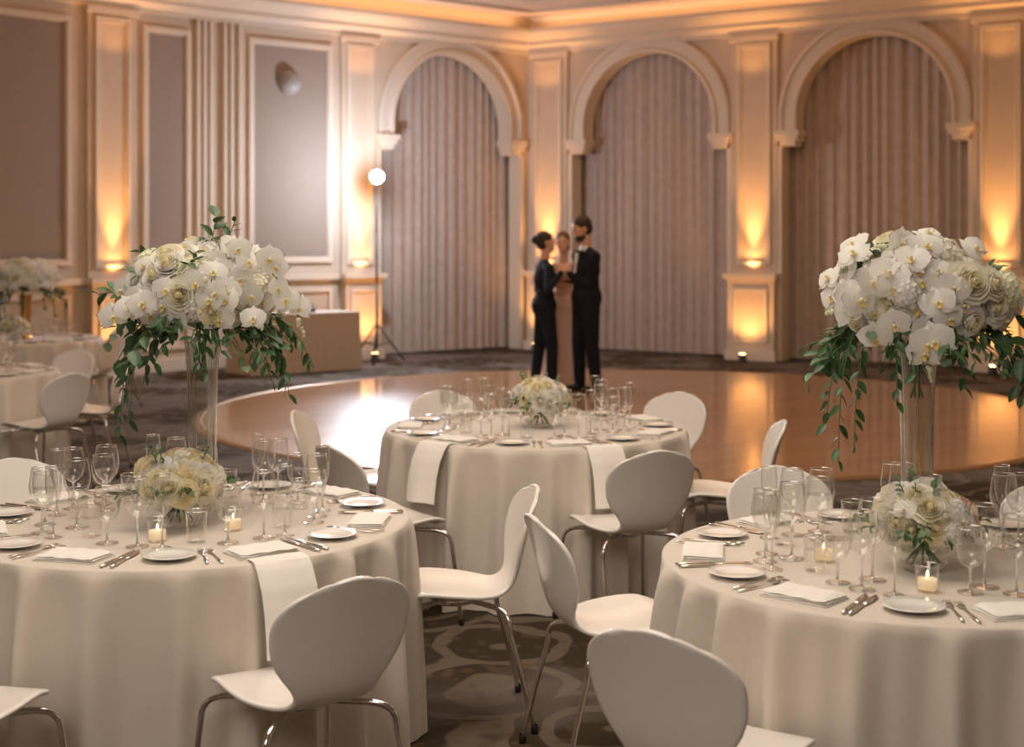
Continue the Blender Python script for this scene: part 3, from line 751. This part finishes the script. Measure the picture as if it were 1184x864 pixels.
def low(name, x, y, seed, R=.165, pink=True, sc=1):
    rnd = random.Random(seed); m_ = MB()
    v, f = lathe([(0, .006), (.045, .0), (.062, .012), (.078, .04), (.080, .06), (.070, .088), (.062, .098), (.060, .098), (.068, .086), (.076, .06), (.074, .04), (.058, .016), (0, .012)], 32); m_.add(v, f, 'vglass')
    v, f = lathe([(0, .07), (.076, .07)], 24); m_.add(v, f, 'water')
    for k in range(10):
        a = k*.63; v, f = tube([(.05*math.cos(a), .05*math.sin(a), .02), (-.02*math.cos(a), -.02*math.sin(a), .10)], .003, 5); m_.add(v, f, 'stem')
    cz = .135
    v, f = lathe([(0, cz-.04), (R*.45, cz-.02), (R*.55, cz+.01), (R*.35, cz+.05), (0, cz+.065)], 16); m_.add(v, f, 'leaf')
    N = 48
    for i in range(N):
        zz = 1-1.15*(i+.5)/N; r = math.sqrt(1-zz*zz); a = i*2.39996
        d = Vector((r*math.cos(a), r*math.sin(a), zz)); b = rnd.uniform(.8, 1.02)
        p = Vector((d.x*R*.80*b, d.y*R*.80*b, cz+d.z*.10*b)); w = rnd.random()
        if w < .74: m_.addp(rnd.choice([ROSEC, ROSE[0], ROSE[1]]), align(p-d*.02, d+Vector((0, -.2, 0)), rnd.uniform(0, 6), rnd.uniform(.68, .95)))
        elif w < .84: m_.addp(rnd.choice([HY[0], HY[1]]), align(p-d*.015, d, 0, rnd.uniform(.6, .8)))
        elif w < .92 and pink: m_.addp(ROSEP, align(p-d*.02, d, 0, .85))
        else: m_.addp(ORC, align(p+d*.015, d, 0, .7))
    for k in range(18):
        a = rnd.uniform(0, 2*pi)
        sprig(m_, (R*.5*math.cos(a), R*.5*math.sin(a), cz-.01), (math.cos(a), math.sin(a), 0), rnd.uniform(.08, .12), rnd.uniform(.0, .03), rnd.uniform(0, .5), rnd.choice([LF, LFE]), .8, rnd, .7)
    for k in range(5):
        a = rnd.uniform(0, 2*pi)
        sprig(m_, (R*.4*math.cos(a), R*.4*math.sin(a), cz+.06), (math.cos(a)*.5, math.sin(a)*.5, 1), .08, 0, 0, LFE, .8, rnd, .6)
    o = m_.obj(name, loc=(x, y, TZ+.0015)); o.scale = (sc, sc, sc)
low('rose_bowl_arrangement', *LLp, 5, .172)
low('rose_bowl_arrangement', *LRp, 15, .172)
low('rose_bowl_arrangement', *LCp, 25, .165, False)
low('rose_bowl_arrangement', T5[0]+.05, T5[1]-.3, 26, .165, False, .9)

# ------------------------------------------------------------------ people
def ringmesh(rings, p0, p1):
    n = len(rings[0]); vs = [tuple(p0)]
    for r in rings: vs += [tuple(q) for q in r]
    vs.append(tuple(p1)); fs = []
    for i in range(n): fs.append((0, 1+(i+1) % n, 1+i))
    for j in range(len(rings)-1):
        for i in range(n): fs.append((1+j*n+i, 1+j*n+(i+1) % n, 1+(j+1)*n+(i+1) % n, 1+(j+1)*n+i))
    e = len(vs)-1; b = 1+(len(rings)-1)*n
    for i in range(n): fs.append((e, b+i, b+(i+1) % n))
    return vs, fs
class Person:
    def __init__(s, name, x, y, fx, fy, h, labels):
        l = math.hypot(fx, fy); s.F = Vector((fx/l, fy/l, 0)); s.R = Vector((s.F.y, -s.F.x, 0)); s.b = Vector((x, y, .016)); s.s = h/1.8
        s.v = []; s.f = []; s.pr = []; s.name = name; s.labels = labels
    def W(s, x, y, z): return s.b+(s.R*x+s.F*y+Vector((0, 0, z)))*s.s
    def _add(s, v, f):
        n = len(s.v); s.v += v; s.f += [tuple(i+n for i in q) for q in f]
    def capw(s, a, ra, b, rb, lab):
        a, b = Vector(a), Vector(b); d = (b-a).normalized()
        u = d.cross(Vector((.3, .5, .81))).normalized(); w = d.cross(u); n = 14; rings = []
        for c, r, ths in ((a, ra, (-60, -30, 0)), (b, rb, (0, 30, 60))):
            for th in ths:
                t = math.radians(th)
                rings.append([c+d*(r*math.sin(t))+(u*math.cos(2*pi*i/n)+w*math.sin(2*pi*i/n))*(r*math.cos(t)) for i in range(n)])
        v, f = ringmesh(rings, a-d*ra, b+d*rb); s._add(v, f)
        s.pr.append(('c', np.array(a), np.array(b), ra, rb, lab))
    def cap(s, a, ra, b, rb, lab): s.capw(s.W(*a), ra*s.s, s.W(*b), rb*s.s, lab)
    def ellb(s, c, r, X, Y, Z, lab):
        r = [q*s.s for q in r]; n = 18; rings = []
        for j in range(1, 12):
            t = -pi/2+pi*j/12
            rings.append([c+X*(r[0]*math.cos(t)*math.cos(2*pi*i/n))+Y*(r[1]*math.cos(t)*math.sin(2*pi*i/n))+Z*(r[2]*math.sin(t)) for i in range(n)])
        v, f = ringmesh(rings, c-Z*r[2], c+Z*r[2]); s._add(v, f)
        s.pr.append(('e', np.array(c), np.array([X, Y, Z]), np.array(r), 0, lab))
    def ell(s, c, r, lab): s.ellb(s.W(*c), r, s.R, s.F, Vector((0, 0, 1)), lab)
    def head(s, yaw, pitch, roll, hair, beard=False, bun=False, z0=1.565, hs=1.07):
        Rm = Matrix.Rotation(yaw, 3, 'Z')
        R0 = Rm @ s.R; F0 = Rm @ s.F; Pm = Matrix.Rotation(pitch, 3, R0); F0 = Pm @ F0; U = Pm @ Vector((0, 0, 1))
        Q = Matrix.Rotation(roll, 3, F0); R0 = Q @ R0; U = Q @ U
        piv = s.W(0, .012, z0)
        def P(x, y, z): return piv+(R0*x+F0*y+U*(z-1.575))*s.s*hs
        E = lambda c, r, lab: s.ellb(P(*c), [q*hs for q in r], R0, F0, U, lab)
        E((0, .0, 1.705), (.072, .092, .092), 'skin'); E((0, .032, 1.635), (.054, .058, .062), 'skin'); E((0, .062, 1.598), (.026, .024, .02), 'skin')
        s.capw(P(0, .088, 1.70), .010*s.s, P(0, .112, 1.668), .013*s.s, 'skin')
        for sx in (-1, 1):
            E((sx*.074, -.002, 1.685), (.010, .018, .03), 'skin'); E((sx*.03, .083, 1.702), (.012, .008, .006), 'eye')
            E((sx*.03, .084, 1.722), (.017, .008, .004), 'hair'); E((sx*.035, .06, 1.665), (.022, .022, .02), 'skin')
        E((0, .088, 1.633), (.022, .010, .008), 'lip')
        E((0, -.018, 1.735), (.083, .095, .082), 'hair'); E((0, -.04, 1.69), (.077, .072, .08), 'hair')
        if hair == 'long': E((0, -.055, 1.64), (.07, .05, .09), 'hair')
        if bun: E((0, -.115, 1.72), (.045, .042, .045), 'hair')
        if beard:
            E((0, .036, 1.618), (.057, .058, .05), 'hair'); E((0, .066, 1.592), (.032, .026, .025), 'hair')
        s.cap((0, -.005, 1.43), .060, (0, .008, 1.59), .055, 'skin')
    def hand(s, wr, d, pn, side):
        d = Vector(d).normalized(); pn = (Vector(pn)-d*Vector(pn).dot(d)).normalized(); ac = d.cross(pn)*side; k = s.s
        s.ellb(wr+d*.052*k, (.040, .052, .015), ac, d, pn, 'skin')
        for i, L in enumerate((.070, .078, .072, .056)):
            o = wr+d*.088*k+ac*((i-1.5)*.0215*k); dd = d.copy(); r = .0098
            for j, q in enumerate((.45, .32, .23)):
                dd = (dd+pn*.42).normalized(); e = o+dd*(L*q*k); s.capw(o, r*k, e, (r-.001)*k, 'skin'); o = e; r -= .001
        o = wr+d*.025*k-ac*.032*k; dd = (d*.7-ac*.8+pn*.3).normalized()
        e = o+dd*.038*k; s.capw(o, .013*k, e, .011*k, 'skin'); s.capw(e, .011*k, e+(d*.9-ac*.1+pn*.3).normalized()*.03*k, .009*k, 'skin')
    def arm(s, sx, tgt, pole, lab, r=(.058, .046, .034)):
        sh = s.W(sx*.180, 0, 1.39); t = Vector(tgt); l1, l2 = .285*s.s, .255*s.s
        D = t-sh; L = min(D.length, (l1+l2)*.995); D.normalize(); t = sh+D*L
        c = (l1*l1-l2*l2+L*L)/(2*L); hh = math.sqrt(max(0, l1*l1-c*c)); pl = Vector(pole); pl = (pl-D*pl.dot(D)).normalized()
        e = sh+D*c+pl*hh
        s.capw(sh, r[0]*s.s, e, r[1]*s.s, lab); s.capw(e, r[1]*s.s, t, r[2]*s.s, lab)
        d = (t-e).normalized()
        if lab != 'skin': s.capw(t-d*.01, .030*s.s, t+d*.012, .028*s.s, 'shirt')
        s.capw(t, .025*s.s, t+d*.03, .024*s.s, 'skin')
        return t+d*.02*s.s, d
    def build(s):
        me = bpy.data.meshes.new('t'); me.from_pydata(s.v, [], s.f); o = bpy.data.objects.new('t', me); scene.collection.objects.link(o)
        r = o.modifiers.new('r', 'REMESH'); r.mode = 'VOXEL'; r.voxel_size = .0075
        sm = o.modifiers.new('s', 'SMOOTH'); sm.factor = .5; sm.iterations = 3
        dg = bpy.context.evaluated_depsgraph_get(); m2 = bpy.data.meshes.new_from_object(o.evaluated_get(dg)); bpy.data.objects.remove(o)
        n = len(m2.polygons); c = np.zeros(n*3); m2.polygons.foreach_get('center', c); c = c.reshape(-1, 3)
        best = np.full(n, 1e9); lab = np.zeros(n, int); keys = list(s.labels)
        for p in s.pr:
            if p[0] == 'c':
                a, b = p[1], p[2]; ab = b-a; t = np.clip(((c-a) @ ab)/(ab @ ab+1e-9), 0, 1)
                dd = np.linalg.norm(c-(a+t[:, None]*ab), axis=1)-(p[3]+(p[4]-p[3])*t)
            elif p[0] == 'e':
                q = (c-p[1]) @ p[2].T; k0 = np.linalg.norm(q/p[3], axis=1); k1 = np.linalg.norm(q/(p[3]**2), axis=1)+1e-9
                dd = k0*(k0-1)/k1
            dd = np.abs(dd) if p[5] in ('eye', 'lip') else dd
            ok = dd < best; best[ok] = dd[ok]; lab[ok] = keys.index(p[5])
        m2.materials.clear()
        for k in keys: m2.materials.append(M[s.labels[k]])
        m2.polygons.foreach_set('material_index', lab.tolist()); m2.polygons.foreach_set('use_smooth', [True]*n)
        m2.name = s.name; ob = bpy.data.objects.new(s.name, m2); scene.collection.objects.link(ob); return ob
def lower(p, lab, w=1.0, st=.0):
    p.ell((0, -.01, .93), (.168*w, .130, .14), lab)
    for sx in (-1, 1):
        y = sx*st
        p.cap((sx*.088, 0, .90), .098*w, (sx*.098, .01+y*.6, .50), .074, lab); p.cap((sx*.098, .01+y*.6, .50), .072, (sx*.10, -.02+y, .10), .060, lab)
        p.cap((sx*.10, -.035+y, .042), .042, (sx*.115, .13+y, .030), .032, 'shoe'); p.cap((sx*.10, -.045+y, .03), .03, (sx*.10, -.045+y, .06), .04, 'shoe')
def torso(p, lab, w=1.0, bust=False):
    p.ell((0, 0, 1.07), (.145*w, .112, .16), lab); p.ell((0, .0, 1.27), (.178*w, .13, .175), lab)
    p.cap((-.145*w, -.005, 1.395), .062, (.145*w, -.005, 1.395), .062, lab); p.cap((0, -.01, 1.40), .08, (0, -.005, 1.465), .06, lab)
    for sx in (-1, 1): p.cap((sx*.04, -.01, 1.45), .05, (sx*.15*w, -.005, 1.40), .055, lab)
    if bust:
        for sx in (-1, 1): p.ell((sx*.065, .085, 1.28), (.06, .055, .06), lab)
clasp = Vector((.595, 15.74, 1.31))
LAB = {'suit': 'suit', 'skin': 'skin', 'hair': 'hairb', 'shirt': 'shirt', 'shoe': 'shoe', 'eye': 'hairb', 'lip': 'dress', 'dress': 'dress'}
man = Person('man_in_black_suit', .82, 15.74, -.85, -.42, 1.93, LAB)
lower(man, 'suit', 1.08, .04); torso(man, 'suit', 1.12)
man.ell((0, -.005, .97), (.195, .15, .19), 'suit'); man.ell((0, .0, 1.12), (.172, .128, .20), 'suit')
man.cap((0, .098, 1.44), .030, (0, .125, 1.24), .018, 'shirt'); man.cap((-.03, .03, 1.475), .034, (.03, .03, 1.475), .034, 'shirt')
for sx in (-1, 1):
    man.ell((sx*.026, .120, 1.452), (.026, .012, .016), 'suit'); man.cap((sx*.055, .085, 1.44), .024, (sx*.028, .128, 1.18), .016, 'suit')
man.head(-.15, -.30, 0, 'short', beard=True)
w_, d_ = man.arm(1, Vector((.58, 16.02, 1.26)), (.3, .3, -1), 'suit', (.066, .054, .040)); man.hand(w_, d_, (-.3, -.4, -.6), 1)
w_, d_ = man.arm(-1, clasp+Vector((.05, -.02, 0)), (.35, -.25, -1), 'suit', (.066, .054, .040)); man.hand(w_, d_, (-.3, .4, -.5), -1)
man.build()
LAB2 = dict(LAB); LAB2['suit'] = 'suit2'; LAB2['hair'] = 'hairb'
wo = Person('woman_in_navy_suit', .37, 15.98, .85, .25, 1.76, LAB2)
lower(wo, 'suit', 1.0, .07); torso(wo, 'suit', .98, True); wo.ell((0, -.01, .96), (.182, .145, .17), 'suit')
wo.cap((0, .085, 1.43), .022, (0, .112, 1.34), .012, 'shirt')
wo.head(-.15, .02, 0, 'short', bun=True)
w_, d_ = wo.arm(1, clasp+Vector((-.05, -.02, .02)), (-.3, -.5, -1), 'suit', (.058, .046, .034)); wo.hand(w_, d_, (.3, .4, -.6), 1)
w_, d_ = wo.arm(-1, Vector((.52, 16.26, 1.22)), (-.5, .3, -1), 'suit', (.058, .046, .034)); wo.hand(w_, d_, (.2, -.4, -.6), -1)
wo.build()
LAB3 = dict(LAB); LAB3['hair'] = 'hairl'
br = Person('woman_in_blush_dress', .595, 16.44, .45, -.85, 1.76, LAB3)
br.ell((0, 0, 1.07), (.125, .10, .15), 'dress'); br.ell((0, .0, 1.24), (.15, .108, .13), 'dress')
for sx in (-1, 1):
    br.ell((sx*.06, .08, 1.26), (.058, .052, .056), 'dress'); br.cap((sx*.09, .06, 1.30), .018, (sx*.12, -.0, 1.43), .016, 'dress')
    br.cap((sx*.09, 0, .12), .04, (sx*.10, .10, .03), .03, 'shoe')
br.cap((-.13, -.005, 1.395), .050, (.13, -.005, 1.395), .050, 'skin'); br.ell((0, .01, 1.36), (.12, .09, .08), 'skin')
br.cap((0, 0, .95), .15, (0, 0, .30), .17, 'dress')
prs = []
for j in range(12):
    t = j/11; z = 1.02-t*1.0; r0 = .135+.13*t**.8; prs.append([br.W((r0+.022*t*math.sin(9*a*2*pi/40))*1.0*math.cos(a*2*pi/40), (r0*.86+.022*t*math.sin(9*a*2*pi/40))*math.sin(a*2*pi/40), z) for a in range(40)])
v, f = ringmesh(prs, br.W(0, 0, 1.03), br.W(0, 0, .012)); br._add(v, f)
br.pr.append(('c', np.array(br.W(0, 0, 1.0)), np.array(br.W(0, 0, .03)), .14, .26, 'dress'))
br.head(-.6, -.1, .10, 'long', bun=False)
w_, d_ = br.arm(-1, clasp+Vector((.06, .26, -.02)), (.3, .3, -1), 'skin', (.042, .034, .024)); br.hand(w_, d_, (0, -.2, -1), -1)
w_, d_ = br.arm(1, clasp+Vector((-.03, .24, -.06)), (-.6, .3, -1), 'skin', (.042, .034, .024)); br.hand(w_, d_, (0, -.2, -1), 1)
br.build()

# ------------------------------------------------------------------ light stand, side table, speaker
sx_, sy_ = -1.85, 19.45
mb = MB()
for k in range(3):
    a = .5+k*2*pi/3
    v, f = tube([(0, 0, .55), (.42*math.cos(a), .42*math.sin(a), .02)], .012, 8); mb.add(v, f, 'black')
    v, f = tube([(0, 0, .25), (.22*math.cos(a), .22*math.sin(a), .29)], .008, 6); mb.add(v, f, 'black')
for z0, z1, r in ((.2, 1.1, .018), (1.05, 1.8, .014), (1.75, 2.45, .011)):
    v, f = tube([(0, 0, z0), (0, 0, z1)], r, 10); mb.add(v, f, 'black')
aim = Vector((.15, -1, -.10)).normalized()
X = align((0, 0, 2.56), aim)
v, f = lathe([(0, -.22), (.06, -.22), (.065, -.2), (.065, .02), (.095, .06), (.10, .062)], 24); mb.add(v, f, 'black', X)
v, f = lathe([(0, .055), (.085, .055)], 24); mb.add(v, f, 'strobe', X)
mb.obj('studio_light_on_stand', loc=(sx_, sy_, 0))
def area(name, loc, size, e, col, tgt=None, sy=None):
    l = bpy.data.lights.new(name, 'AREA'); l.energy = e; l.size = size; l.color = col
    if sy: l.shape = 'RECTANGLE'; l.size_y = sy
    o = bpy.data.objects.new(name, l); scene.collection.objects.link(o); o.location = loc
    d = (Vector(tgt)-Vector(loc)) if tgt else Vector((0, 0, -1))
    o.rotation_euler = d.to_track_quat('-Z', 'Y').to_euler(); return o
def point(name, loc, e, col, r=.1):
    l = bpy.data.lights.new(name, 'POINT'); l.energy = e; l.color = col; l.shadow_soft_size = r
    o = bpy.data.objects.new(name, l); scene.collection.objects.link(o); o.location = loc
point('studio_glow_fill', (sx_+.08, sy_-.5, 2.58), 170, (.70, .80, 1), .10)  # added point lamp before the head, imitates its bluish glow on wall and curtain
l = bpy.data.lights.new('studio_light_beam', 'SPOT'); l.energy = 1150; l.color = (.80, .88, 1); l.spot_size = math.radians(36); l.spot_blend = 1; l.shadow_soft_size = .1
o = bpy.data.objects.new('studio_light_beam', l); scene.collection.objects.link(o); o.location = (sx_+.03, sy_-.20, 2.54)
o.rotation_euler = (Vector((-.95, 12.6, 0))-Vector(o.location)).to_track_quat('-Z', 'Y').to_euler()

mb = MB(); def_n = 160
def rr(a, ex, amp):
    x, y = math.cos(a), math.sin(a); k = max(abs(x)/(.78+ex), abs(y)/(.34+ex)); return (x/k*(1+amp), y/k*(1+amp))
vs = [(0, 0, .76)]; fs = []
for j in range(8):
    z = .76 if j < 2 else .755-(j-2)/5*.745; dd = max(0, (j-2)/5)
    for i in range(def_n):
        a = 2*pi*i/def_n; ex = -.05 if j == 0 else 0
        x, y = rr(a, ex+.03*dd+.012*dd*math.sin(22*a), 0); vs.append((x, y, z))
for i in range(def_n): fs.append((0, 1+i, 1+(i+1) % def_n))
for j in range(7):
    for i in range(def_n): fs.append((1+j*def_n+i, 1+(j+1)*def_n+i, 1+(j+1)*def_n+(i+1) % def_n, 1+j*def_n+(i+1) % def_n))
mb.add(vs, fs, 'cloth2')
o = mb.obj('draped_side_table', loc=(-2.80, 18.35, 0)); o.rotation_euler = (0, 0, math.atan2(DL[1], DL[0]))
mb = MB(); v, f = lathe([(0, 0), (.07, 0), (.075, .02), (.06, .05), (.03, .07), (0, .075)], 16); mb.add(v, f, 'black')
v, f = tube([(-.08, 0, .02), (-.02, 0, .06), (.06, .02, .05)], .015, 8); mb.add(v, f, 'black'); mb.obj('conference_phone', loc=(-2.62, 18.45, .762))
mb = MB(); p = wm(WL, [(4.25, .02, 3.85)])[0]
v, f = lathe([(0, .17), (.06, .165), (.13, .12), (.165, .05), (.17, 0), (0, 0)], 28); mb.add(v, f, 'grey')
o = mb.obj('wall_speaker', loc=tuple(p)); o.rotation_euler = Vector((*WL[2], -.25)).to_track_quat('Z', 'Y').to_euler()

# ------------------------------------------------------------------ lights
WARM = (1, .76, .54)  # area lamps below are added soft fills under the ceiling, without fixtures
area('overhead_fill_1', (-.6, 4.6, 4.95), 3.5, 165, (1, .87, .74), None, 3)
area('overhead_fill_6', (-1.6, -.8, 4.6), 3, 150, (1, .88, .77), (-.1, 5.0, .6), 2.5)  # added frontal fill from behind the camera for chair backs and flowers
area('overhead_fill_2', (.3, 8.8, 4.95), 5, 66, WARM, None, 4)
area('overhead_fill_3', (.8, 14.5, 4.95), 5, 84, (1, .60, .30), None, 4)
area('overhead_fill_4', (-5.5, 10, 4.95), 3, 24, WARM, None, 4)
area('overhead_fill_5', (5.5, 9, 4.95), 3, 28, WARM, None, 4)
for (w, L) in ((WR, 10.4), (WL, LL1), (W2, 9.0)):
    m0 = wm(w, [(L/2, .24, 4.90)])[0]; m1 = m0+np.array([*(w[2]*.25), 1])
    l = bpy.data.lights.new('cove_lamp', 'AREA'); l.shape = 'RECTANGLE'; l.size = L-.8; l.size_y = .08; l.energy = 1.2*L; l.color = (1, .56, .26)
    o = bpy.data.objects.new('cove_lamp', l); scene.collection.objects.link(o)
    Z = -Vector(m1-m0).normalized(); Xv = Vector((*w[1], 0)); Yv = Z.cross(Xv).normalized()
    o.matrix_world = Matrix(((Xv.x, Yv.x, Z.x, m0[0]), (Xv.y, Yv.y, Z.y, m0[1]), (Xv.z, Yv.z, Z.z, m0[2]), (0, 0, 0, 1)))
w = bpy.data.worlds.new('World'); scene.world = w; w.use_nodes = True
w.node_tree.nodes['Background'].inputs[0].default_value = (1, .8, .65, 1); w.node_tree.nodes['Background'].inputs[1].default_value = .05

# ------------------------------------------------------------------ camera
cam = bpy.data.cameras.new('camera'); co = bpy.data.objects.new('camera', cam); scene.collection.objects.link(co)
co.location = (0, 0, 1.70); co.rotation_euler = (pi/2, 0, 0)
cam.sensor_width = 36; cam.lens = 50; cam.shift_y = -155/1184
cam.dof.use_dof = True; cam.dof.focus_distance = 4.7; cam.dof.aperture_fstop = 2.9
scene.camera = co
try: scene.cycles.transparent_max_bounces = 32
except Exception: pass
scene.view_settings.view_transform = 'Standard'
scene.view_settings.look = 'None'
scene.view_settings.exposure = 0
